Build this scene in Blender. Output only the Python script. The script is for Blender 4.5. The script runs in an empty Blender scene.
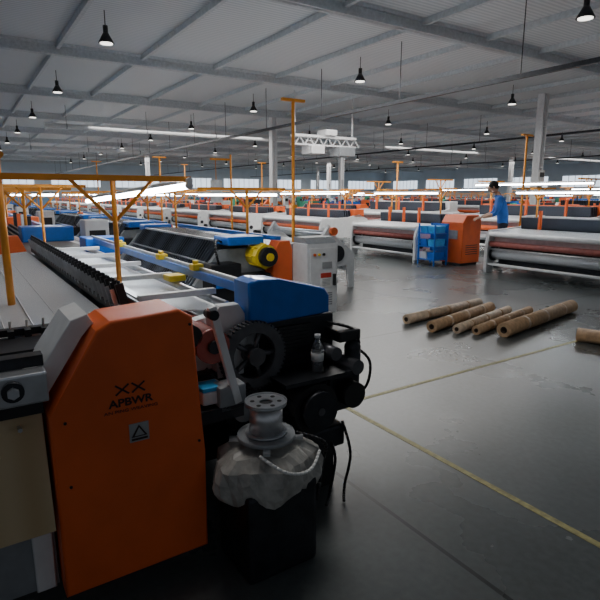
import bpy, bmesh, math, random
from mathutils import Matrix, Vector, Euler
random.seed(4)
S=bpy.context.scene
TH=math.radians(123.0)
AX=Vector((math.cos(TH),math.sin(TH),0)); BX=Vector((math.sin(TH),-math.cos(TH),0))
def W(a,b,z=0): return AX*a+BX*b+Vector((0,0,z))

# ---------------------------------------------------------------- materials
def M(name,col,rough=.5,metal=0.,var=.12,scale=12,em=None,es=0,trans=0,bump=0.0,coat=0):
    m=bpy.data.materials.new(name); m.use_nodes=True
    nt=m.node_tree; N=nt.nodes; L=nt.links; p=N['Principled BSDF']
    p.inputs['Roughness'].default_value=rough; p.inputs['Metallic'].default_value=metal
    tc=N.new('ShaderNodeTexCoord'); nz=N.new('ShaderNodeTexNoise'); nz.inputs['Scale'].default_value=scale
    nz.inputs['Detail'].default_value=4
    L.new(tc.outputs['Object'],nz.inputs['Vector'])
    r=N.new('ShaderNodeValToRGB'); r.color_ramp.elements[0].position=.3; r.color_ramp.elements[1].position=.7
    r.color_ramp.elements[0].color=tuple(max(0,x*(1-var)) for x in col)+(1,)
    r.color_ramp.elements[1].color=tuple(min(1,x*(1+var)) for x in col)+(1,)
    L.new(nz.outputs['Fac'],r.inputs['Fac']); L.new(r.outputs['Color'],p.inputs['Base Color'])
    if bump:
        b=N.new('ShaderNodeBump'); b.inputs['Strength'].default_value=bump; b.inputs['Distance'].default_value=.01
        L.new(nz.outputs['Fac'],b.inputs['Height']); L.new(b.outputs['Normal'],p.inputs['Normal'])
    if em: 
        p.inputs['Emission Color'].default_value=(*em,1); p.inputs['Emission Strength'].default_value=es
    if trans: p.inputs['Transmission Weight'].default_value=trans
    if coat: p.inputs['Coat Weight'].default_value=coat
    return m
def stripes(name,c1,c2,rough,metal,scale,axis='X'):
    m=bpy.data.materials.new(name); m.use_nodes=True
    nt=m.node_tree; N=nt.nodes; L=nt.links; p=N['Principled BSDF']
    p.inputs['Roughness'].default_value=rough; p.inputs['Metallic'].default_value=metal
    tc=N.new('ShaderNodeTexCoord'); w=N.new('ShaderNodeTexWave'); w.bands_direction=axis
    w.inputs['Scale'].default_value=scale; w.inputs['Distortion'].default_value=.3
    L.new(tc.outputs['Object'],w.inputs['Vector'])
    r=N.new('ShaderNodeValToRGB'); r.color_ramp.elements[0].color=(*c1,1); r.color_ramp.elements[1].color=(*c2,1)
    L.new(w.outputs['Fac'],r.inputs['Fac']); L.new(r.outputs['Color'],p.inputs['Base Color'])
    return m
ORG=M('orange_paint',(.84,.14,.03),.42,0,.08,5)
POST=M('orange_post_paint',(.90,.34,.03),.45,0,.1)
BLUE=M('blue_paint',(.006,.16,.66),.32,0,.08,coat=.3)
LBLUE=M('light_blue_plastic',(.05,.40,.80),.4)
GREEN=M('green_paint',(.05,.38,.24),.4)
YEL=M('yellow_paint',(.90,.65,.03),.4)
REDP=M('red_paint',(.60,.05,.03),.4)
WHT=M('white_paint',(.80,.81,.82),.4,0,.06)
GRY=M('grey_paint',(.30,.32,.34),.45,.1,.12)
DRK=M('dark_steel',(.030,.033,.040),.4,.5,.3)
BLK=M('black_plastic',(.012,.012,.014),.45)
STL=M('bright_steel',(.60,.62,.65),.3,.8,.15)
RED=M('brown_red_roller',(.34,.085,.07),.5,0,.2)
PINK=M('pinkish_sheet',(.62,.42,.42),.5,0,.1)
CLOTH=stripes('woven_wire_sheet',(.36,.39,.43),(.80,.82,.84),.36,.45,40,'X')
ROLLW=stripes('wound_wire_mesh',(.42,.45,.49),(.74,.76,.79),.4,.3,22,'X')
HED=stripes('heddle_wire',(.02,.024,.032),(.10,.12,.16),.4,.6,16,'X')
WIRE=stripes('wound_wire',(.45,.45,.46),(.9,.9,.92),.28,.75,60,'Z')
KRAFT=M('kraft_paper',(.46,.29,.16),.6,0,.22,20,bump=.3)
KRAFT2=M('wrapped_paper_pale',(.62,.47,.33),.45,0,.25,18,bump=.3)
CORE=M('core_dark',(.05,.03,.02),.8)
TAN=stripes('tan_board',(.50,.36,.19),(.60,.46,.27),.55,0,2,'Y')
SACK=M('plastic_sack',(.42,.41,.38),.4,0,.35,14,bump=.6)
GLASS=M('clear_pet',(.9,.93,.95),.08,0,.02,trans=.9)
PAPER=M('paper_white',(.85,.85,.83),.6)
TUBE=M('lamp_tube',(1,1,1),.5,0,0,em=(.90,.96,1.),es=36)
BAY=M('high_bay_glow',(1,1,1),.5,0,0,em=(1,.95,.88),es=3); BAY.cycles.emission_sampling='NONE'
SKIN=M('skin',(.55,.32,.22),.55)
SHIRT=M('blue_shirt',(.02,.13,.50),.75,0,.2,8)
TROU=M('dark_trousers',(.02,.025,.045),.8)
HAIR=M('black_hair',(.01,.009,.008),.6)
LOGO=M('logo_ink',(.03,.012,.01),.5)
STICK=M('sticker_grey',(.34,.35,.36),.5)
LINE=M('yellow_floor_paint',(.30,.27,.10),.5,0,.35,30)

# ---------------------------------------------------------------- builder
class MB:
    def __init__(s): s.bm=bmesh.new(); s.m=[]
    def mi(s,m):
        if m not in s.m: s.m.append(m)
        return s.m.index(m)
    def _f(s,vs,m,smooth=False):
        i=s.mi(m); fs={f for v in vs for f in v.link_faces}
        for f in fs:
            f.material_index=i
            if smooth and len(f.verts)==4: f.smooth=True
        return fs
    def box(s,c,d,m,rot=(0,0,0),bev=0):
        mt=Matrix.Translation(c)@Euler([math.radians(x) for x in rot]).to_matrix().to_4x4()@Matrix.Diagonal((*d,1))
        vs=bmesh.ops.create_cube(s.bm,size=1,matrix=mt)['verts']
        fs=s._f(vs,m)
        if bev:
            es=list({e for f in fs for e in f.edges})
            r=bmesh.ops.bevel(s.bm,geom=es,offset=bev,segments=2,affect='EDGES',profile=.6)
            i=s.mi(m)
            for f in r['faces']: f.material_index=i; 
    def bb(s,u0,u1,v0,v1,z0,z1,m,bev=0):
        s.box(((u0+u1)/2,(v0+v1)/2,(z0+z1)/2),(u1-u0,v1-v0,z1-z0),m,bev=bev)
    def cyl(s,p1,p2,r,m,seg=16,r2=None):
        p1=Vector(p1);p2=Vector(p2);d=p2-p1
        q=d.to_track_quat('Z','Y').to_matrix().to_4x4()
        vs=bmesh.ops.create_cone(s.bm,cap_ends=True,segments=seg,radius1=r,radius2=r if r2 is None else r2,depth=d.length,
            matrix=Matrix.Translation((p1+p2)/2)@q)['verts']
        s._f(vs,m,seg>6)
    def sph(s,c,r,m,sc=(1,1,1),seg=16):
        vs=bmesh.ops.create_uvsphere(s.bm,u_segments=seg,v_segments=seg//2+2,radius=r,matrix=Matrix.Translation(c)@Matrix.Diagonal((*sc,1)))['verts']
        for f in s._f(vs,m): f.smooth=True
    def hose(s,pts,r,m,n=6,seg=8):
        P=[Vector(p) for p in pts]; P=[P[0]]+P+[P[-1]]; o=[]
        for i in range(1,len(P)-2):
            for k in range(n):
                t=k/n; a,b,c,d=P[i-1],P[i],P[i+1],P[i+2]
                o.append(.5*((2*b)+(c-a)*t+(2*a-5*b+4*c-d)*t*t+(-a+3*b-3*c+d)*t**3))
        o.append(P[-2])
        for i in range(len(o)-1):
            if (o[i+1]-o[i]).length>1e-4: s.cyl(o[i],o[i+1],r,m,seg)
    def pr(s,pts,ax,lo,hi,m,bev=0):
        def g(p,t): return (t,p[0],p[1]) if ax=='u' else ((p[0],t,p[1]) if ax=='v' else (p[0],p[1],t))
        A=[s.bm.verts.new(g(p,lo)) for p in pts]; B=[s.bm.verts.new(g(p,hi)) for p in pts]
        n=len(pts); fs=[s.bm.faces.new(A),s.bm.faces.new(B[::-1])]
        for i in range(n): fs.append(s.bm.faces.new([A[i],A[(i+1)%n],B[(i+1)%n],B[i]]))
        i=s.mi(m)
        for f in fs: f.material_index=i
        if bev:
            es=list({e for f in fs[:2] for e in f.edges}) 
            r=bmesh.ops.bevel(s.bm,geom=es,offset=bev,segments=3,affect='EDGES',profile=.5)
            for f in r['faces']: f.material_index=i; f.smooth=True
    def ring(s,c,ax,R,r,m,th,seg=32):
        c=Vector(c); d=Vector(ax).normalized(); q=d.to_track_quat('Z','Y').to_matrix()
        L=[]
        for k in range(seg):
            a=2*math.pi*k/seg; e=q@Vector((math.cos(a),math.sin(a),0))
            L.append([s.bm.verts.new(c+e*R-d*th/2),s.bm.verts.new(c+e*R+d*th/2),s.bm.verts.new(c+e*r+d*th/2),s.bm.verts.new(c+e*r-d*th/2)])
        i=s.mi(m)
        for k in range(seg):
            A=L[k];B=L[(k+1)%seg]
            for j in range(4):
                f=s.bm.faces.new([A[j],B[j],B[(j+1)%4],A[(j+1)%4]]); f.material_index=i
                if j in(0,2): f.smooth=True
    def mesh(s,name,org=(0,0,0),flip=True):
        bmesh.ops.translate(s.bm,verts=s.bm.verts,vec=(-org[0],-org[1],-org[2]))
        if flip:
            for v in s.bm.verts: v.co.y=-v.co.y
        bmesh.ops.recalc_face_normals(s.bm,faces=s.bm.faces)
        me=bpy.data.meshes.new(name); s.bm.to_mesh(me); s.bm.free()
        for m in s.m: me.materials.append(m)
        return me
    def obj(s,name,org=(0,0,0)):
        return put(name,s.mesh(name,org),*org)
def put(name,me,a,b,z=0,sz=1,rz=0):
    o=bpy.data.objects.new(name,me); S.collection.objects.link(o)
    o.location=W(a,b,z); o.rotation_euler=(0,0,TH+rz); o.scale=(1,1,sz); return o

# ---------------------------------------------------------------- room shell
A0,A1,B0,B1,H=-8,80,-14,72,6.0
def floor_mat():
    m=bpy.data.materials.new('polished_concrete'); m.use_nodes=True
    nt=m.node_tree;N=nt.nodes;L=nt.links;p=N['Principled BSDF']
    tc=N.new('ShaderNodeTexCoord')
    n1=N.new('ShaderNodeTexNoise'); n1.inputs['Scale'].default_value=.8; n1.inputs['Detail'].default_value=8
    n2=N.new('ShaderNodeTexNoise'); n2.inputs['Scale'].default_value=25; n2.inputs['Detail'].default_value=6
    L.new(tc.outputs['Object'],n1.inputs['Vector']);L.new(tc.outputs['Object'],n2.inputs['Vector'])
    r=N.new('ShaderNodeValToRGB'); r.color_ramp.elements[0].position=.3;r.color_ramp.elements[1].position=.72
    r.color_ramp.elements[0].color=(.066,.076,.077,1); r.color_ramp.elements[1].color=(.112,.126,.127,1)
    L.new(n1.outputs['Fac'],r.inputs['Fac'])
    mx=N.new('ShaderNodeMixRGB'); mx.blend_type='OVERLAY'; mx.inputs['Fac'].default_value=.3
    L.new(r.outputs['Color'],mx.inputs['Color1']);L.new(n2.outputs['Fac'],mx.inputs['Color2'])
    br=N.new('ShaderNodeTexBrick'); br.offset=0; br.inputs['Scale'].default_value=1
    br.inputs['Brick Width'].default_value=5.0; br.inputs['Row Height'].default_value=4.0; br.inputs['Mortar Size'].default_value=.012
    br.inputs['Color1'].default_value=(1,1,1,1);br.inputs['Color2'].default_value=(1,1,1,1);br.inputs['Mortar'].default_value=(.35,.35,.35,1)
    mp=N.new('ShaderNodeMapping'); mp.inputs['Location'].default_value=(.6,1.7,0)
    L.new(tc.outputs['Object'],mp.inputs['Vector']);L.new(mp.outputs['Vector'],br.inputs['Vector'])
    m2=N.new('ShaderNodeMixRGB'); m2.blend_type='MULTIPLY'; m2.inputs['Fac'].default_value=1
    L.new(mx.outputs['Color'],m2.inputs['Color1']);L.new(br.outputs['Color'],m2.inputs['Color2'])
    L.new(m2.outputs['Color'],p.inputs['Base Color'])
    mr=N.new('ShaderNodeMapRange'); mr.inputs['To Min'].default_value=.20; mr.inputs['To Max'].default_value=.36
    L.new(n1.outputs['Fac'],mr.inputs['Value']); L.new(mr.outputs['Result'],p.inputs['Roughness'])
    p.inputs['Specular IOR Level'].default_value=.5
    return m
b=MB(); b.bb(A0,A1,B0,B1,-.2,0,floor_mat()); b.obj('floor')
CEIL=stripes('corrugated_roof_sheet',(.62,.66,.69),(.80,.83,.85),.6,.0,2.2,'X')
b=MB(); b.bb(A0,A1,B0,B1,H,H+.15,CEIL); b.obj('ceiling')
WALL=M('wall_panel',(.66,.73,.80),.7,0,.06,.6)
WALL2=M('wall_blue_panel',(.20,.36,.58),.7,0,.06,.6)
WIN=M('window_daylight',(.6,.75,.9),.3,0,0,em=(.75,.86,.98),es=1.6)
for nm,side in(('wall_back',0),('wall_right',1)):
    b=MB()
    if side==0:
        b.bb(A1,A1+.2,B0,B1,0,H,WALL); b.bb(A1-.03,A1,B0,B1,0,1.3,WALL2)
    else:
        b.bb(A0,A1,B1,B1+.2,0,H,WALL); b.bb(A0,A1,B1-.03,B1,0,1.3,WALL2)
    b.obj(nm)
k=1
for i in range(9):
    b=MB(); v=-6+i*8.6
    b.bb(A1-.08,A1-.01,v,v+6.5,2.7,4.2,WIN)
    for q in range(8): b.bb(A1-.12,A1-.02,v+q*.93-.04,v+q*.93+.04,2.6,4.3,WHT)
    b.bb(A1-.12,A1-.02,v-.1,v+6.6,2.55,2.7,WHT); b.bb(A1-.12,A1-.02,v-.1,v+6.6,4.2,4.35,WHT)
    b.obj('window_%d'%k); k+=1
for i in range(9):
    b=MB(); u=2+i*8.6
    b.bb(u,u+6.5,B1-.08,B1-.01,2.7,4.2,WIN)
    for q in range(8): b.bb(u+q*.93-.04,u+q*.93+.04,B1-.12,B1-.02,2.6,4.3,WHT)
    b.bb(u-.1,u+6.6,B1-.12,B1-.02,2.55,2.7,WHT); b.bb(u-.1,u+6.6,B1-.12,B1-.02,4.2,4.35,WHT)
    b.obj('window_%d'%k); k+=1
RB=M('roof_steel',(.62,.66,.69),.5,.0)
b=MB()
for i in range(11):
    a=3+i*7.4
    b.bb(a-.1,a+.1,B0,B1,H-.34,H-.28,RB); b.bb(a-.1,a+.1,B0,B1,H-.08,H,RB); b.bb(a-.02,a+.02,B0,B1,H-.34,H,RB)
b.obj('trim_1')
b=MB()
for i in range(34):
    v=-12+i*2.5; b.bb(A0,A1,v-.05,v+.05,H-.16,H-.005,RB)
b.obj('trim_2')
for (bb_,z,r) in((25,4.5,.07),(11.3,4.3,.05),(41,4.5,.07)):
    b=MB(); b.bb(-4,78,bb_-r,bb_+r,z-.05,z+.05,DRK)
    for i in range(20): b.cyl((i*4,bb_,z),(i*4,bb_,H-.05),.012,DRK,6)
    b.obj('cable_tray')
def duct(a,v0,v1,z,r):
    b=MB(); b.cyl((a,v0,z),(a,v1,z),r,WHT,16)
    v=v0+1
    while v<v1: b.ring((a,v,z),(0,1,0),r*1.12,r*.95,GRY,.06,16); b.cyl((a,v,z),(a,v,H-.05),.015,GRY,6); v+=4
    b.obj('air_duct',(a,(v0+v1)/2,z))
duct(29,4,66,4.95,.12); duct(44,4,66,5.0,.14)
COLS=((26.5,15.4),(14.6,22.4),(34,26),(50,15.4),(48,35),(24,37),(66,46),(33.5,47))
for a,v in COLS:
    b=MB(); b.bb(a-.17,a+.17,v-.17,v-.13,0,H,WHT); b.bb(a-.17,a+.17,v+.13,v+.17,0,H,WHT); b.bb(a-.02,a+.02,v-.17,v+.17,0,H,WHT)
    b.bb(a-.25,a+.25,v-.25,v+.25,0,.05,GRY)
    for z in(2.8,4.6): b.bb(a-.17,a+.17,v-.15,v+.15,z,z+.03,WHT)
    b.obj('steel_column',(a,v,0))
b=MB(); b.bb(.3,5.2,2.32,2.36,0,.002,LINE); b.bb(3.0,3.04,2.36,8.6,0,.002,LINE); b.obj('floor_marking',(3,3,0))

# ---------------------------------------------------------------- lamps
b=MB()
b.cyl((0,0,.4),(0,0,.75),.012,BLK,6); b.cyl((0,0,.24),(0,0,.4),.06,BLK,12)
b.cyl((0,0,0),(0,0,.24),.19,BLK,20,r2=.06); b.cyl((0,0,-.012),(0,0,.004),.15,BAY,20)
bay=b.mesh('high_bay_lamp')
for i in range(9):
    for j in range(8):
        put('high_bay_lamp',bay,6.7+i*7.4,3.5+j*8,H-.76)

def frame(b,a,v,ztop=1.7,zb=.9,w0=-.6,w1=.5,r=.018):
    b.cyl((a,v,zb),(a,v,ztop),r*1.1,POST,10)
    b.box((a,v+(w0+w1)/2,ztop),(.035,w1-w0,.035),POST)
    b.cyl((a,v,ztop-.26),(a,v-.24,ztop-.01),r*.8,POST,8); b.cyl((a,v,ztop-.26),(a,v+.24,ztop-.01),r*.8,POST,8)
def striplamp(b,a0,a1,v,z,r=.016,dz=0):
    b.cyl((a0,v,z+.03),(a1,v,z+.03+dz),.022,WHT,6); b.cyl((a0+.03,v,z),(a1-.03,v,z+dz),r,TUBE,6)
    for u,q in((a0+.02,z),(a1-.02,z+dz)): b.cyl((u-.015,v,q),(u+.015,v,q),.024,WHT,8)

# ---------------------------------------------------------------- generic looms
def loomA(W_=3.7,lamp=True,c1=ORG,c2=BLUE,fr_m=WHT,cab=WHT):
    b=MB()
    fr=[(-.95,0),(-.95,.5),(-.55,.98),(.45,1.0),(.95,.8),(.95,0),(.7,0),(.62,.3),(-.6,.3),(-.7,0)]
    for u in(0.05,W_-.15): b.pr(fr,'u',u,u+.09,fr_m)
    b.cyl((.16,-.62,.5),(W_-.17,-.62,.5),.27,DRK,24)
    for u in(.2,W_-.24): b.cyl((u,-.62,.5),(u+.03,-.62,.5),.35,c1,24)
    for i in range(6): b.box((W_/2,-.28+i*.09,.86),(W_-.4,.03,.46),HED,rot=(14,0,0))
    for i in range(24):
        u=.25+i*(W_-.5)/23; b.box((u,-.33,.87),(.03,.012,.50),DRK,rot=(14,0,0)); 
    b.box((W_/2,.32,1.12),(W_+.1,.06,.07),c2); 
    b.bb(-.12,.3,-.1,.52,1.0,1.2,c2,.02); b.bb(W_-.35,W_+.06,-.1,.52,1.0,1.2,c1,.02)
    b.box((W_/2,.62,.86),(W_-.35,.6,.012),CLOTH,rot=(-6,0,0))
    b.cyl((.15,.92,.84),(W_-.15,.92,.84),.05,STL,12)
    b.cyl((.15,.78,.42),(W_-.15,.78,.42),.16,ROLLW,20)
    b.bb(.1,W_-.1,-.1,0,.12,.24,GRY)
    b.pr([(-.75,.12),(-.75,.85),(-.5,1.1),(-.15,1.1),(-.05,.85),(-.05,.12)],'u',-.24,-.02,c1,.015)
    b.cyl((-.3,.2,.78),(-.05,.2,.78),.13,YEL,20); b.cyl((-.36,.2,.78),(-.3,.2,.78),.1,DRK,20)
    b.bb(-.3,0,.1,.55,.3,.6,DRK,.02)
    b.bb(-.45,-.1,.6,.9,.05,1.28,cab,.015); b.bb(-.46,-.45,.65,.85,1.0,1.15,BLK)
    for i in range(4): b.bb(.8+i*.65,.86+i*.65,.05,.12,.95,1.3,(DRK,WHT,c1,DRK)[i])
    frame(b,.3,0,1.68,.95,-.7,.6); frame(b,W_-.3,0,1.68,.95,-.7,.6)
    if lamp: striplamp(b,.25,W_-.3,.45,1.6)
    return b
def loomB(W_=3.7,lamp=True,fr_m=WHT,rm=RED,acc=WHT):
    b=MB()
    fr=[(-.9,0),(-.9,.62),(-.82,.88),(.2,.92),(.6,1.0),(.95,.85),(.95,0),(.75,0),(.7,.3),(-.62,.3),(-.7,0)]
    for u in(0,W_-.07): b.pr(fr,'u',u,u+.07,fr_m)
    for u in(-.03,W_): 
        b.bb(u,u+.03,-.95,-.6,.02,.06,GRY); b.cyl((u,-.72,.40),(u+.03,-.72,.40),.07,DRK,16); b.cyl((u,-.80,.60),(u+.03,-.80,.60),.04,STL,12)
    b.cyl((.07,-.84,.80),(W_-.07,-.84,.80),.05,WHT,16)
    b.cyl((.07,-.80,.60),(W_-.07,-.80,.60),.06,rm,16)
    b.cyl((.07,-.72,.40),(W_-.07,-.72,.40),.11,ROLLW,24)
    for u in(.09,W_-.12): b.cyl((u,-.72,.40),(u+.03,-.72,.40),.16,DRK,20)
    b.cyl((.07,-.85,.18),(W_-.07,-.85,.18),.03,WHT,12); b.cyl((.07,-.6,.70),(W_-.07,-.6,.70),.05,DRK,12)
    b.cyl((.07,-.85,.50),(W_-.07,-.85,.50),.016,STL,12); b.bb(.07,W_-.07,-.5,-.45,.1,.7,DRK)
    b.box((W_/2,-.42,.865),(W_-.2,.8,.012),CLOTH,rot=(3,0,0)); 
    b.box((W_/2,-.72,.71),(W_-.2,.012,.12),PINK)
    for i in range(5): b.box((W_/2,.1+i*.09,.92),(W_-.3,.03,.42),HED,rot=(8,0,0))
    b.box((W_/2,.62,1.12),(W_,.05,.06),acc)
    b.cyl((.1,.7,.5),(W_-.1,.7,.5),.26,DRK,24)
    b.bb(.05,W_-.05,.0,.1,.1,.2,GRY)
    for u in(0,W_-.24): b.bb(u,u+.24,.4,.8,.9,1.16,acc,.02)
    for u in(.7,W_*.5,W_-.7): b.bb(u,u+.05,-.1,-.04,.9,1.28,(acc if acc is not WHT else ORG)); 
    frame(b,.35,.3,1.74,.95,-.6,.6); frame(b,W_-.35,.3,1.74,.95,-.6,.6)
    if lamp: striplamp(b,.0,W_-.1,-.15,1.64)
    return b
def loomD():
    b=MB()
    for u in(0,3.5): b.pr([(-.95,0),(-.95,.5),(-.6,.92),(.6,.95),(.9,.8),(.9,0),(.6,0),(.5,.3),(-.6,.3),(-.7,0)],'u',u,u+.09,GRY)
    b.pr([(-.94,.44),(-.52,1.0),(-.12,1.0),(-.12,.4),(-.85,.38)],'u',.15,3.42,DRK)
    for i in range(40):
        u=.2+i*.081; b.box((u,-.745,.735),(.028,.02,.68),HED,rot=(-37,0,0)); b.box((u,-.31,1.02),(.03,.36,.03),DRK)
    b.box((1.78,-.96,.45),(3.3,.05,.05),STL); b.box((1.78,-.52,1.02),(3.3,.035,.03),STL); b.box((1.78,-.74,.76),(3.3,.02,.02),STL,rot=(-37,0,0))
    b.box((1.78,-.90,.37),(3.3,.04,.07),BLUE)
    b.box((1.75,.2,1.04),(3.7,.06,.06),BLUE); b.bb(-.15,.3,-.55,-.05,.98,1.09,BLUE,.02); b.bb(3.3,3.62,-.55,-.05,.98,1.08,BLUE,.02)
    b.bb(-.3,0,-.85,-.45,.25,.78,BLK,.02)
    b.cyl((-.3,-.1,.84),(0,-.1,.84),.15,YEL,28); b.cyl((-.38,-.1,.84),(-.3,-.1,.84),.12,DRK,24); b.cyl((-.41,-.1,.84),(-.38,-.1,.84),.05,YEL,16)
    for k in range(8):
        an=k*math.pi/4; b.cyl((-.28,-.1+.155*math.cos(an),.84+.155*math.sin(an)),(-.05,-.1+.155*math.cos(an),.84+.155*math.sin(an)),.01,YEL,6)
    b.pr([(.02,.1),(.02,.85),(.12,1.02),(.28,1.02),(.32,.9),(.32,.1)],'u',-.25,-.02,ORG,.015)
    b.bb(-.25,0,-.4,0,.15,.62,DRK,.03); b.cyl((-.35,-.25,.4),(-.1,-.25,.4),.12,BLK,20); b.bb(-.34,-.26,-.8,-.5,.5,.56,BLUE)
    b.cyl((.1,.7,.5),(3.5,.7,.5),.2,ROLLW,24)
    b.cyl((.1,.85,.86),(3.5,.85,.86),.05,STL,16)
    b.box((1.8,.55,.9),(3.3,.6,.012),CLOTH)
    b.bb(0,3.5,-.1,0,.12,.24,GRY)
    for a in(.4,3.2): frame(b,a,0,1.68,.95,-.7,.6)
    striplamp(b,.3,3.2,.45,1.6)
    b.hose([(-.2,-.7,.76),(-.35,-.8,.9),(-.1,-.7,1.05),(.1,-.5,1.0)],.015,BLK)
    return b
mD=loomD().mesh('wire_mesh_loom')
vars_=[loomA(3.7,True).mesh('loom_a1'),loomB(3.7,False).mesh('loom_b1'),loomA(3.7,False,ORG,WHT,ORG).mesh('loom_a2'),
       loomB(3.7,True,WHT,ORG,ORG).mesh('loom_b2'),loomA(3.7,False,REDP,WHT,WHT,GREEN).mesh('loom_a3'),loomB(3.7,False,ORG,WHT,ORG).mesh('loom_b3'),
       loomA(3.7,False,GREEN,BLUE,GRY,ORG).mesh('loom_a4')]
def rowput(me,v,a0,a1,step=4.6):
    a=a0
    while a<a1: put('wire_mesh_loom',me,a,v); a+=step
rowput(mD,3.3,6.0,64,4.45); rowput(vars_[0],.75,7.6,56)
put('wire_mesh_loom',loomB(2.5).mesh('loom_r1'),8.95,10.0)
rowput(vars_[3],10.0,12.9,66,4.8)
r=0; v=13.4
while v<62:
    a0=max(7 if v<15 else -2, .42*v-5)+(r%3)*1.1; a=a0
    while a<(62 if v<40 else 52):
        if not any(abs(v-cv)<1.6 and a-.9<ca<a+4.5 for ca,cv in COLS):
            put('wire_mesh_loom',vars_[random.choice((0,1,2,3,4,5,6,2,4,5,6,2))],a,v+random.uniform(-.2,.2),0,random.choice((.95,1,1.05,1.15,1.2)),random.uniform(-.02,.02))
        a+=random.choice((4.9,5.4,6.8,8))
    r+=1; v+=3.7 if r%2 else 4.4
put('wire_mesh_loom',loomB(4.6).mesh('loom_r2'),2.45,10.1)

# control cabinet
b=MB()
b.bb(5.38,5.72,3.60,4.08,.08,1.0,WHT,.015)
b.bb(5.42,5.68,3.64,4.04,0,.08,DRK)
b.pr([(5.38,1.0),(5.72,1.0),(5.72,1.07),(5.48,1.07)],'v',3.62,4.06,GRY)
b.bb(5.365,5.38,3.64,4.04,.14,.94,WHT,.004); b.bb(5.356,5.365,3.80,3.96,.56,.62,REDP); b.bb(5.356,5.365,3.80,3.96,.44,.555,PAPER)
for i in range(5): b.bb(5.353,5.357,3.82,3.94,.46+i*.018,.466+i*.018,STICK)
b.bb(5.356,5.365,3.82,3.97,.68,.76,STICK); b.bb(5.33,5.365,3.99,4.02,.45,.6,BLK)
for i in range(3): b.cyl((5.345,3.70+i*.07,.86),(5.365,3.70+i*.07,.86),.018,(ORG,YEL,BLK)[i],12)
for i in range(6): b.bb(5.358,5.366,3.8,3.98,.2+i*.03,.212+i*.03,GRY)
b.obj('control_cabinet',(5.55,3.84,0))
# take-up stand
b=MB()
for u in(7.1,8.9):
    b.pr([(5.05,0),(5.05,.9),(5.2,1.1),(5.35,.9),(5.75,.6),(5.75,0),(5.65,0),(5.6,.4),(5.2,.4),(5.15,0)],'u',u,u+.07,WHT)
b.cyl((7.15,5.2,.95),(8.95,5.2,.95),.05,STL,16); b.cyl((7.15,5.35,.62),(8.95,5.35,.62),.17,WHT,24); b.cyl((7.15,5.62,.4),(8.95,5.62,.4),.1,ROLLW,20)
b.cyl((7.05,5.35,.62),(7.1,5.35,.62),.14,DRK,20); b.bb(7.1,8.95,5.3,5.4,.1,.18,WHT); b.cyl((7.02,5.25,1.0),(7.09,5.25,1.0),.07,ORG,16)
b.obj('fabric_takeup_stand',(8,5.4,0))

def tall(a,v,z,r=.026):
    b=MB(); b.cyl((a,v,0),(a,v,z),r,POST,12); b.bb(a-.07,a+.07,v-.07,v+.07,0,.012,POST)
    b.box((a,v,z),(.06,.4,.04),POST); b.bb(a-.045,a+.045,v-.045,v+.045,1.4,1.45,POST)
    b.obj('orange_post',(a,v,0))
for a,v,z in((7.0,4.42,3.0),(7.9,11.6,3.0),(12.3,11.6,2.6),(15.7,5.2,2.7),(21,11.6,3.0),(4.5,12.2,2.8),(31,11.8,3.4),(24,5.2,3.0)): tall(a,v,z)

# ---------------------------------------------------------------- items by right loom
b=MB()
for z in(.12,.42,.72): b.bb(8.25,8.78,9.0,9.45,z,z+.02,BLUE)
for u in(8.27,8.76):
    for v in(9.02,9.43): b.bb(u-.015,u+.015,v-.015,v+.015,0,.95,BLUE)
for z in(.14,.44,.74):
    for q in range(2): b.pr([(9.06,z),(9.03,z+.16),(9.40,z+.16),(9.38,z)],'u',8.30+q*.24,8.50+q*.24,(LBLUE,BLUE,WHT,LBLUE)[(q+int(z*10))%4])
b.bb(8.25,8.78,9.43,9.45,.1,.95,BLUE)
b.obj('storage_shelf',(8.5,9.25,0))
b=MB()
b.pr([(9.58,.05),(9.58,.98),(9.7,1.15),(10.1,1.15),(10.2,1.03),(10.2,.05)],'u',7.95,8.6,ORG,.02)
for i in range(5): b.bb(7.942,7.95,9.7,10.1,.25+i*.05,.265+i*.05,DRK)
b.bb(8.0,8.55,9.61,10.17,0,.05,DRK); b.bb(8.1,8.4,9.57,9.58,.6,.8,STICK)
b.obj('orange_gearbox_cabinet',(8.27,9.9,0))

# ---------------------------------------------------------------- paper rolls on floor
def wroll(p1,p2,r,mat,zz=0):
    b=MB(); p1=Vector((*p1,r+zz));p2=Vector((*p2,r+zz)); d=(p2-p1).normalized(); L=(p2-p1).length
    b.ring((p1+p2)/2,d,r,r*.45,mat,L,28)
    b.ring((p1+p2)/2,d,r*.46,r*.36,CORE,L+.01,20)
    for t in(.25,.52,.8):
        b.ring(p1+d*L*t,d,r*1.012,r*.99,KRAFT2 if mat is KRAFT else KRAFT,.05,28)
    me=b.mesh('paper_wrapped_roll',tuple((p1+p2)/2),flip=False)
    o=bpy.data.objects.new('paper_wrapped_roll',me); S.collection.objects.link(o); o.location=(p1+p2)/2
wroll((1.34,6.38),(2.62,7.45),.062,KRAFT2)
wroll((1.56,5.98),(2.66,7.10),.070,KRAFT)
wroll((1.84,5.92),(2.86,6.98),.055,KRAFT2)
wroll((2.05,5.86),(3.14,6.95),.055,KRAFT)
wroll((2.33,5.76),(3.78,7.08),.086,KRAFT)
wroll((3.10,5.62),(3.95,4.95),.075,KRAFT)

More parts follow.
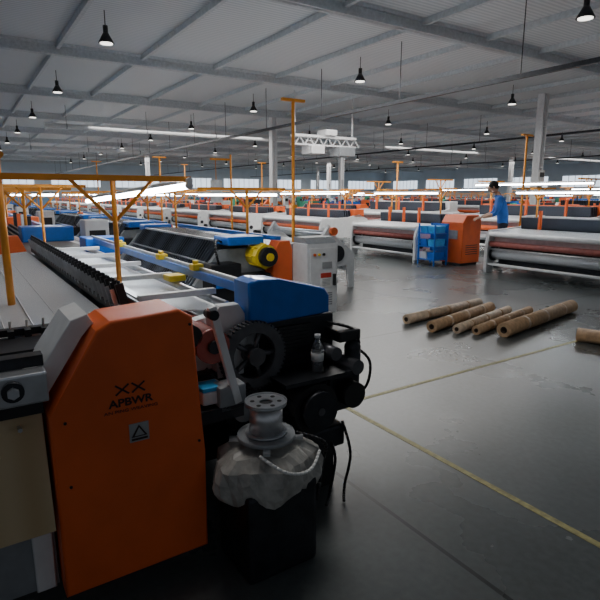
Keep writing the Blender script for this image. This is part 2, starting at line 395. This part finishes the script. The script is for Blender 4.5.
# ---------------------------------------------------------------- FOREGROUND LOOM
b=MB()
b.pr([(.19,.10),(.19,.83),(.235,.90),(.37,1.12),(.42,1.15),(.68,1.165),(.735,1.13),(.765,.55),(.765,.10)],'u',1.91,2.17,ORG,.012)
b.pr([(.10,.10),(.10,.86),(.30,1.15),(.36,1.17),(.38,1.13),(.33,1.09),(.17,.85),(.17,.10)],'u',2.0,2.26,WHT,.006)
b.bb(1.92,2.0,-.6,.20,.89,1.0,STL,.008); b.bb(2.0,2.06,-.6,.2,1.0,1.04,DRK)
b.cyl((1.90,.09,.95),(1.92,.09,.95),.035,DRK,20); b.cyl((1.885,.09,.95),(1.90,.09,.95),.02,STL,6)
b.bb(1.94,1.99,-.6,.18,.845,.885,BLK)
b.box((1.95,-.2,.62),(.03,.75,.44),TAN,rot=(0,12,0)); b.bb(2.02,2.1,-.6,.18,.1,.85,GRY)
for v in(-.02,.1): b.cyl((1.93,v,.8),(1.965,v,.8),.008,STL,6)
b.bb(2.5,2.54,-.5,.56,1.0,1.03,BLK)
for i in range(16): 
    v=-.45+i*.065; b.cyl((2.52,v,1.03),(2.49,v,1.07),.005,PAPER,6); b.bb(2.46,2.5,v-.012,v+.012,.97,1.03,BLK)
b.box((2.35,0.1,.99),(.22,.9,.02),DRK); b.bb(2.24,2.34,-.5,.5,.9,.98,GRY)
b.box((4.35,.02,.975),(3.6,1.1,.008),CLOTH,rot=(4,0,0))
for i in range(9): b.cyl((2.55,-.48+i*.12,1.0),(6.1,-.48+i*.12,1.0),.004,STL,6)
b.cyl((2.3,-.55,.9),(6.2,-.55,.9),.07,STL,20); b.cyl((2.3,-.3,.5),(6.2,-.3,.5),.2,ROLLW,28)
b.bb(2.5,6.1,.60,.64,1.02,1.06,BLK); b.bb(2.5,6.1,.68,.71,1.0,1.03,STL)
u=2.56
while u<6.05:
    b.box((u,.63,1.11),(.016,.04,.14),BLK,rot=(12,0,0)); b.box((u+.03,.60,1.09),(.008,.02,.12),STL,rot=(12,0,0)); b.sph((u,.615,1.185),.010,DRK,seg=8); u+=.105
b.box((4.3,.93,1.03),(3.7,.42,.008),CLOTH,rot=(-8,0,0)); b.bb(2.35,6.1,.74,.78,1.05,1.07,STL)
b.cyl((2.42,1.12,1.04),(6.1,1.12,1.04),.022,STL,12)
for i in range(5): b.bb(2.6+i*.7,2.64+i*.7,.72,1.14,1.07,1.10,WHT)
pl=[(.1,0),(.1,.85),(.3,1.0),(.75,.98),(1.0,1.02),(1.2,1.0),(1.62,.75),(1.62,.0),(1.4,0),(1.35,.3),(.5,.3),(.4,0)]
for u in(2.32,6.1): b.pr(pl,'u',u,u+.07,WHT if u<3 else GRY)
b.pr([(.98,.72),(.95,1.03),(1.0,1.08),(1.10,1.08),(1.15,1.0),(1.12,.72)],'u',2.24,2.31,WHT,.006)
b.cyl((2.42,.93,.92),(6.1,.93,.92),.085,RED,28); b.cyl((2.12,.90,.93),(2.45,.90,.93),.075,RED,28); b.cyl((2.10,.90,.93),(2.12,.90,.93),.08,RED,28); b.cyl((2.08,.90,.93),(2.1,.90,.93),.03,DRK,20)
b.cyl((2.1,.8,.99),(2.3,.8,.99),.05,DRK,20)
b.cyl((2.42,1.3,.5),(6.1,1.3,.5),.26,DRK,28)
GEAR=M('oiled_gear_steel',(.13,.13,.14),.35,.6,.2)
b.ring((2.18,1.14,.83),(1,0,0),.165,.115,GEAR,.05,40); b.cyl((2.13,1.14,.83),(2.22,1.14,.83),.045,GEAR,20)
for k in range(5):
    an=k*2*math.pi/5; b.cyl((2.18,1.14,.83),(2.18,1.14+.13*math.cos(an),.83+.13*math.sin(an)),.014,GEAR,8)
for k in range(48):
    an=k*2*math.pi/48; b.box((2.18,1.14+.168*math.cos(an),.83+.168*math.sin(an)),(.05,.012,.011),GEAR,rot=(math.degrees(an),0,0))
b.ring((2.2,1.08,.56),(1,0,0),.10,.06,DRK,.05,30); b.cyl((2.16,1.08,.56),(2.24,1.08,.56),.06,GRY,20)
b.box((1.98,.90,.92),(.03,.035,.46),WHT,rot=(14,0,0),bev=.004); b.cyl((1.95,.845,1.11),(2.02,.845,1.11),.022,DRK,12)
b.box((2.02,.93,.72),(.1,.13,.12),GRY,bev=.01); b.box((2.05,.88,.66),(.16,.2,.06),DRK)
b.bb(2.0,2.16,.80,.93,.70,.76,WHT,.01); b.bb(2.0,2.1,.80,.9,.76,.78,LBLUE,.005)
b.box((4.15,1.2,1.125),(3.75,.05,.05),BLUE,bev=.008); b.box((4.15,1.2,1.16),(3.75,.02,.02),STL)
b.pr([(1.13,.97),(1.13,1.185),(1.18,1.20),(1.30,1.19),(1.58,1.12),(1.61,1.08),(1.61,.985)],'u',2.19,2.36,BLUE,.012)
for u in(2.95,3.6,4.7): b.bb(u,u+.07,1.15,1.22,1.15,1.19,YEL,.008); b.cyl((u+.035,1.18,1.19),(u+.035,1.18,1.21),.018,YEL,12)
b.bb(3.1,3.22,1.05,1.16,1.07,1.11,YEL,.01)
b.bb(5.85,6.2,1.1,1.5,.98,1.15,BLUE,.012)
b.bb(2.22,2.55,1.25,1.66,.74,.975,DRK,.012); b.bb(2.20,2.22,1.30,1.50,.80,.94,BLK)
for i in range(6): b.bb(2.195,2.205,1.32,1.48,.82+i*.02,.824+i*.02,DRK)
b.bb(2.0,2.3,1.22,1.62,.69,.71,DRK)
b.cyl((2.0,1.40,.55),(2.45,1.40,.55),.13,BLK,28); b.cyl((1.96,1.40,.55),(2.0,1.40,.55),.10,DRK,24); b.cyl((1.955,1.40,.55),(1.96,1.40,.55),.02,GEAR,12)
for k in range(14):
    an=k*2*math.pi/14; b.box((2.22,1.40+.135*math.cos(an),.55+.135*math.sin(an)),(.36,.022,.008),DRK,rot=(math.degrees(an),0,0))
b.bb(2.1,2.4,1.55,1.76,.45,.66,DRK,.02); b.cyl((2.02,1.66,.56),(2.1,1.66,.56),.07,BLK,20); b.cyl((2.0,1.66,.72),(2.3,1.66,.72),.04,GEAR,16)
b.cyl((2.1,1.70,.66),(2.1,1.70,.80),.045,DRK,16); b.sph((2.1,1.70,.80),.045,DRK); b.bb(2.08,2.3,1.6,1.74,.84,.90,BLK,.01)
b.sph((2.15,1.72,.50),.07,BLK,(1,1,.8)); b.bb(2.1,2.3,1.66,1.80,.50,.56,BLK,.01); b.cyl((2.04,1.55,.80),(2.2,1.55,.80),.035,GEAR,14)
b.bb(2.05,2.5,1.2,1.62,.28,.40,DRK,.015); b.cyl((2.1,1.25,.32),(2.1,1.25,.46),.06,GRY,16)
b.bb(2.15,2.5,1.25,1.62,0,.28,BLK)
b.bb(2.2,6.1,1.2,1.3,.1,.22,GRY); b.bb(2.2,6.1,.3,.4,.1,.22,GRY)
b.bb(2.25,2.32,.75,1.6,.30,.75,DRK)
for pts in([(2.1,1.72,.80),(2.05,1.78,.72),(2.06,1.77,.58),(2.15,1.73,.48)],[(2.2,1.6,.93),(2.1,1.70,.9),(2.08,1.73,.82)],
    [(2.05,1.6,.42),(2.0,1.62,.25),(2.02,1.6,.06),(1.96,1.55,.012)],
    [(2.1,1.5,.4),(2.03,1.54,.25),(2.02,1.5,.05),(1.98,1.45,.012)],[(2.2,1.0,.72),(2.1,1.15,.66),(2.12,1.25,.62),(2.2,1.3,.66)],
    [(2.2,.9,.80),(2.12,1.0,.66),(2.14,1.1,.68),(2.2,1.05,.74)]):
    b.hose(pts,.008,BLK)
frame(b,3.3,.80,1.70,.98,-.60,.49,.014); frame(b,6.6,.80,1.70,.0,-.60,.49,.013)
b.cyl((3.3,.2,.98),(3.3,.2,1.80),.02,POST,12); b.cyl((6.6,.2,.0),(6.6,.2,1.80),.02,POST,12); b.cyl((2.9,.2,1.79),(6.6,.2,1.73),.012,POST,8)
striplamp(b,3.25,6.5,1.27,1.66,.022,-.13)
for u,z in((3.32,1.66),(6.55,1.55)): b.cyl((u,1.27,z),(u,1.27,1.71),.004,BLK,6)
b.bb(3.27,3.33,.77,.83,.95,1.0,DRK)
b.pr([(.0,.2),(.0,.8),(.12,.93),(.45,.93),(.5,.85),(.5,.2)],'u',6.2,6.42,ORG,.015)
fl=b.obj('wire_mesh_loom',(2.0,.9,0))
Mi=fl.matrix_basis.inverted()
def txt(s,size,bb_,z,name,m=LOGO,a=1.9085,sx=1.0,bold=0.):
    c=bpy.data.curves.new(name,'FONT'); c.body=s; c.size=size; c.align_x='CENTER'; c.extrude=.0006; c.offset=bold
    c.materials.append(m)
    o=bpy.data.objects.new(name,c); S.collection.objects.link(o)
    mt=Matrix.Translation(W(a,bb_,z))@Euler((math.radians(90),0,math.radians(33))).to_matrix().to_4x4()@Matrix.Diagonal((sx,1,1,1))
    o.parent=fl; o.matrix_parent_inverse=Matrix.Identity(4); o.matrix_basis=Mi@mt
txt('APBWR',.042,.475,.820,'lettering_main',bold=.0012,sx=1.15)
txt('AN PING WEAVING',.017,.475,.795,'lettering_small',sx=1.35)
d=MB()
for dx in(-.03,.03):
    d.box((1.908,.475+dx,.885),(.0015,.062,.007),LOGO,rot=(38,0,0)); d.box((1.908,.475+dx,.885),(.0015,.062,.007),LOGO,rot=(-38,0,0))
d.bb(1.9065,1.909,.46,.535,.665,.74,STICK)
d.pr([(.467,.685),(.528,.685),(.497,.733)],'u',1.9045,1.9065,LOGO); d.pr([(.478,.69),(.517,.69),(.497,.722)],'u',1.903,1.9045,STICK)
d.bb(1.903,1.9065,.467,.528,.672,.679,LOGO)
for (v,z) in((.24,.8),(.72,1.1),(.74,.6),(.24,.55)): d.cyl((1.905,v,z),(1.912,v,z),.006,DRK,6)
me=d.mesh('cover_decals',(2.0,.9,0)); o=bpy.data.objects.new('cover_decals',me); S.collection.objects.link(o); o.parent=fl

# wire spool on low turntable over a sack-wrapped bundle and dark base
b=MB(); c=(1.84,1.02)
b.bb(c[0]-.15,c[0]+.15,c[1]-.17,c[1]+.17,0,.40,DRK,.02); b.cyl((c[0],c[1],.50),(c[0],c[1],.575),.04,GRY,20); b.cyl((c[0],c[1],.572),(c[0],c[1],.59),.125,GRY,36)
for k in range(4):
    an=k*math.pi/2+.5; b.box((c[0]+.1*math.cos(an),c[1]+.1*math.sin(an),.566),(.12,.03,.014),STL,rot=(0,0,math.degrees(an)))
rng=random.Random(3)
prof=[(.21,.36),(.225,.40),(.225,.45),(.21,.50),(.16,.54),(.08,.555),(.0,.556)]
seg=44; prev=None; mi=b.mi(SACK)
for r,z in prof:
    if r==0: cur=[b.bm.verts.new((c[0],c[1],z))]
    else:
        kk=.8; cur=[]
        for t in range(seg):
            an=t*2*math.pi/seg; rr=r*(1+kk*(.08*math.sin(5*an+z*9)+.05*math.sin(11*an+z*20)+rng.uniform(-.03,.03)))
            cur.append(b.bm.verts.new((c[0]+rr*math.cos(an)*.85,c[1]+rr*math.sin(an)*1.08,z+kk*(.02*math.sin(7*an)*(.6-z)*4+rng.uniform(-.008,.0)))))
    if prev:
        for t in range(seg):
            f=b.bm.faces.new([prev[t],prev[(t+1)%seg],cur[(t+1)%seg],cur[t]] if len(cur)>1 else [prev[t],prev[(t+1)%seg],cur[0]]); f.material_index=mi
    prev=cur
b.hose([(c[0]-.05,c[1]+.12,.58),(c[0]-.1,c[1]+.24,.52),(c[0]-.06,c[1]+.26,.40),(c[0]-.1,c[1]+.2,.25)],.008,BLK)
b.hose([(c[0]-.12,c[1]-.1,.56),(c[0]-.2,c[1]-.02,.50),(c[0]-.19,c[1]+.1,.47),(c[0]-.12,c[1]+.2,.50)],.007,PAPER)
b.obj('wrapped_spool_stand',(c[0],c[1],0))
b=MB(); x,y=c
b.cyl((x,y,.592),(x,y,.602),.090,STL,40); b.cyl((x,y,.602),(x,y,.722),.072,WIRE,40); b.ring((x,y,.728),(0,0,1),.090,.03,STL,.012,40); b.ring((x,y,.736),(0,0,1),.091,.085,STL,.008,40)
b.cyl((x,y,.715),(x,y,.724),.031,BLK,20)
for k in range(6):
    an=k*math.pi/3; b.cyl((x+.058*math.cos(an),y+.058*math.sin(an),.733),(x+.058*math.cos(an),y+.058*math.sin(an),.7355),.010,BLK,12)
b.obj('wire_spool',(x,y,.592))
b=MB(); x,y=2.10,1.47
for p,q,r1,r2 in((.711,.83,.032,.032),(.83,.875,.032,.014),(.875,.89,.013,.013)): b.cyl((x,y,p),(x,y,q),r1,GLASS,20,r2=r2)
b.cyl((x,y,.888),(x,y,.905),.016,WHT,16); b.ring((x,y,.79),(0,0,1),.0335,.032,PAPER,.045,20)
b.obj('plastic_bottle',(x,y,.711))
b=MB(); b.bb(9.9,9.91,4.3,4.55,1.45,1.9,PAPER); b.cyl((9.9,4.42,1.9),(9.9,4.42,2.3),.008,POST,6); b.bb(9.88,9.9,4.3,4.75,2.28,2.32,POST); b.cyl((9.9,4.75,0),(9.9,4.75,2.4),.02,POST,10)
b.obj('hanging_notice',(9.9,4.42,0))
b=MB(); a0,v0=19.5,13.9
b.bb(a0-.2,a0+.2,v0-1.6,v0+1.7,4.05,4.15,WHT); b.bb(a0-.2,a0+.2,v0-1.6,v0+1.7,3.7,3.76,WHT)
for k in range(7): 
    v=v0-1.5+k*.5; b.cyl((a0,v,3.73),(a0,v+.25,4.1),.03,WHT,6); b.cyl((a0,v+.25,4.1),(a0,v+.5,3.73),.03,WHT,6)
b.bb(a0-.4,a0+.4,v0-.9,v0-.2,3.35,3.7,WHT,.03); b.bb(a0-.4,a0+.4,v0+.6,v0+1.5,3.3,3.7,GRY,.03); b.bb(a0-.35,a0+.35,v0-.1,v0+.5,4.15,4.4,WHT,.03)
for v in(v0-1.5,v0+1.6): b.cyl((a0,v,4.1),(a0,v,H-.1),.03,WHT,8)
b.obj('overhead_hoist',(a0,v0,3.3))
b=MB(); b.bb(14.35,14.4,22.2,22.6,2.0,2.7,PAPER); b.bb(14.33,14.35,22.25,22.55,2.4,2.6,BLK); b.obj('column_notice',(14.4,22.4,2))

# ---------------------------------------------------------------- worker
root=bpy.data.objects.new('factory_worker',None); S.collection.objects.link(root)
def skinobj(name,verts,edges,root_i,sub=2):
    me=bpy.data.meshes.new(name+'_s'); bm=bmesh.new(); L=bm.verts.layers.skin.verify(); vs=[]
    for i,(co,r) in enumerate(verts):
        v=bm.verts.new(co); v[L].radius=(r if isinstance(r,tuple) else (r,r)); v[L].use_root=(i==root_i); vs.append(v)
    for e in edges: bm.edges.new((vs[e[0]],vs[e[1]]))
    bm.to_mesh(me); bm.free()
    o=bpy.data.objects.new(name+'_t',me); S.collection.objects.link(o)
    o.modifiers.new('s','SKIN').use_smooth_shade=True; s=o.modifiers.new('d','SUBSURF'); s.levels=sub; s.render_levels=sub
    dg=bpy.context.evaluated_depsgraph_get(); m2=bpy.data.meshes.new_from_object(o.evaluated_get(dg)); bpy.data.objects.remove(o)
    o2=bpy.data.objects.new(name,m2); S.collection.objects.link(o2); o2.parent=root
    for p in m2.polygons: p.use_smooth=True
    return o2
V=[((0,0,.93),(.155,.12)),((0,.01,1.08),(.16,.12)),((0,.05,1.25),(.18,.13)),((0,.10,1.39),(.16,.11)),((0,.13,1.48),.062),((0,.16,1.56),.055)]
E=[(0,1),(1,2),(2,3),(3,4),(4,5)]
for s in(-1,1):
    n=len(V)
    V+=[((s*.17,.10,1.395),.072),((s*.235,.12,1.25),.06),((s*.26,.17,1.11),.05),((s*.23,.31,1.06),.040),((s*.19,.42,1.03),.028)]
    E+=[(3,n),(n,n+1),(n+1,n+2),(n+2,n+3),(n+3,n+4)]
    n=len(V)
    V+=[((s*.095,0,.84),.095),((s*.10,.02,.66),.078),((s*.105,.03,.48),.06),((s*.105,-.01,.28),.052),((s*.105,-.04,.09),.042),((s*.115,.06,.045),.042),((s*.12,.15,.038),.036)]
    E+=[(0,n)]+[(n+i,n+i+1) for i in range(6)]
body=skinobj('body',V,E,0)
for m in(SHIRT,TROU,SKIN,BLK): body.data.materials.append(m)
for p in body.data.polygons:
    c=p.center
    if c.z<.075: p.material_index=3
    elif c.z<.92: p.material_index=1
    elif c.y>.24 and c.z<1.2: p.material_index=2
    elif c.z>1.475: p.material_index=2
    else: p.material_index=0
for s,nm in((-1,'hand_l'),(1,'hand_r')):
    w=Vector((s*.19,.42,1.03))
    V=[(w,.024),(w+Vector((-s*.01,.04,-.01)),(.036,.018)),(w+Vector((-s*.015,.08,-.02)),(.038,.016))]; E=[(0,1),(1,2)]
    for k,(off,ln) in enumerate(((-.028,.062),(-.01,.075),(.01,.08),(.028,.07))):
        n=len(V); base=w+Vector((-s*.015+off,.085,-.02))
        V+=[(base,.0095),(base+Vector((0,ln*.5,-.012)),.009),(base+Vector((0,ln*.8,-.036)),.0085),(base+Vector((0,ln*.85,-.06)),.007)]
        E+=[(2,n),(n,n+1),(n+1,n+2),(n+2,n+3)]
    n=len(V); V+=[(w+Vector((-s*.045,.045,-.02)),.012),(w+Vector((-s*.062,.075,-.035)),.010),(w+Vector((-s*.062,.10,-.05)),.008)]; E+=[(1,n),(n,n+1),(n+1,n+2)]
    h=skinobj(nm,V,E,0,1); h.data.materials.append(SKIN)
b=MB(); c=Vector((0,.195,1.655))
b.sph(c,.1,SKIN,(.78,.95,1.16),24); b.sph(c+Vector((0,-.012,.022)),.105,HAIR,(.80,.98,1.08),24)
b.sph(c+Vector((0,.03,-.045)),.075,SKIN,(.8,.9,1.0),20); b.sph(c+Vector((0,.05,0)),.078,SKIN,(.84,.70,1.0),20)
b.cyl(c+Vector((0,.098,.012)),c+Vector((0,.116,-.02)),.008,SKIN,10,r2=.014); b.sph(c+Vector((0,.112,-.022)),.013,SKIN)
for s in(-1,1):
    b.sph(c+Vector((s*.03,.095,.012)),.011,PAPER,seg=10); b.sph(c+Vector((s*.03,.104,.012)),.005,BLK,seg=8); b.box(c+Vector((s*.03,.103,.034)),(.03,.008,.006),HAIR)
    b.sph(c+Vector((s*.082,0,-.005)),.024,SKIN,(.35,.7,1.2),12)
b.box(c+Vector((0,.098,-.052)),(.04,.01,.008),RED,bev=.003)
me=b.mesh('head',(0,0,0),flip=False); 
R=Matrix.Translation((0,.16,1.56))@Matrix.Rotation(math.radians(-22),4,'X')@Matrix.Translation((0,-.16,-1.56)); me.transform(R)
o=bpy.data.objects.new('head',me); S.collection.objects.link(o); o.parent=root
b=MB(); b.ring((0,.135,1.475),(0,.35,.9),.072,.058,SHIRT,.035,20); me=b.mesh('collar',(0,0,0),flip=False); o=bpy.data.objects.new('collar',me); S.collection.objects.link(o); o.parent=root
root.location=W(7.32,10.12); root.location.z=.0
root.rotation_euler=(0,0,math.radians(75)); root.scale=(1.08,1.08,1.08)

# ---------------------------------------------------------------- light
w=bpy.data.worlds.new('world'); S.world=w; w.use_nodes=True
w.node_tree.nodes['Background'].inputs['Color'].default_value=(.70,.76,.85,1); w.node_tree.nodes['Background'].inputs['Strength'].default_value=.2
def area(name,a,v,z,sx,sy,pw,col=(1,.97,.93),rot=(0,0,0)):
    l=bpy.data.lights.new(name,'AREA'); l.shape='RECTANGLE'; l.size=sx; l.size_y=sy; l.energy=pw; l.color=col
    o=bpy.data.objects.new(name,l); S.collection.objects.link(o); o.location=W(a,v,z); o.rotation_euler=(rot[0],rot[1],TH+rot[2]); return o
for i in range(4):
    for j in range(3):
        area('bay_light',14+i*18,11+j*20,H-1.0,10,10,1100)
area('bay_light_near',3.3,1.6,4.7,1.5,1.5,65)

cam=bpy.data.cameras.new('camera'); co=bpy.data.objects.new('camera',cam); S.collection.objects.link(co); S.camera=co
co.location=(0,0,1.6); co.rotation_euler=(math.radians(90-11.42),0,0); cam.lens=31.2; cam.sensor_width=36; cam.clip_end=300
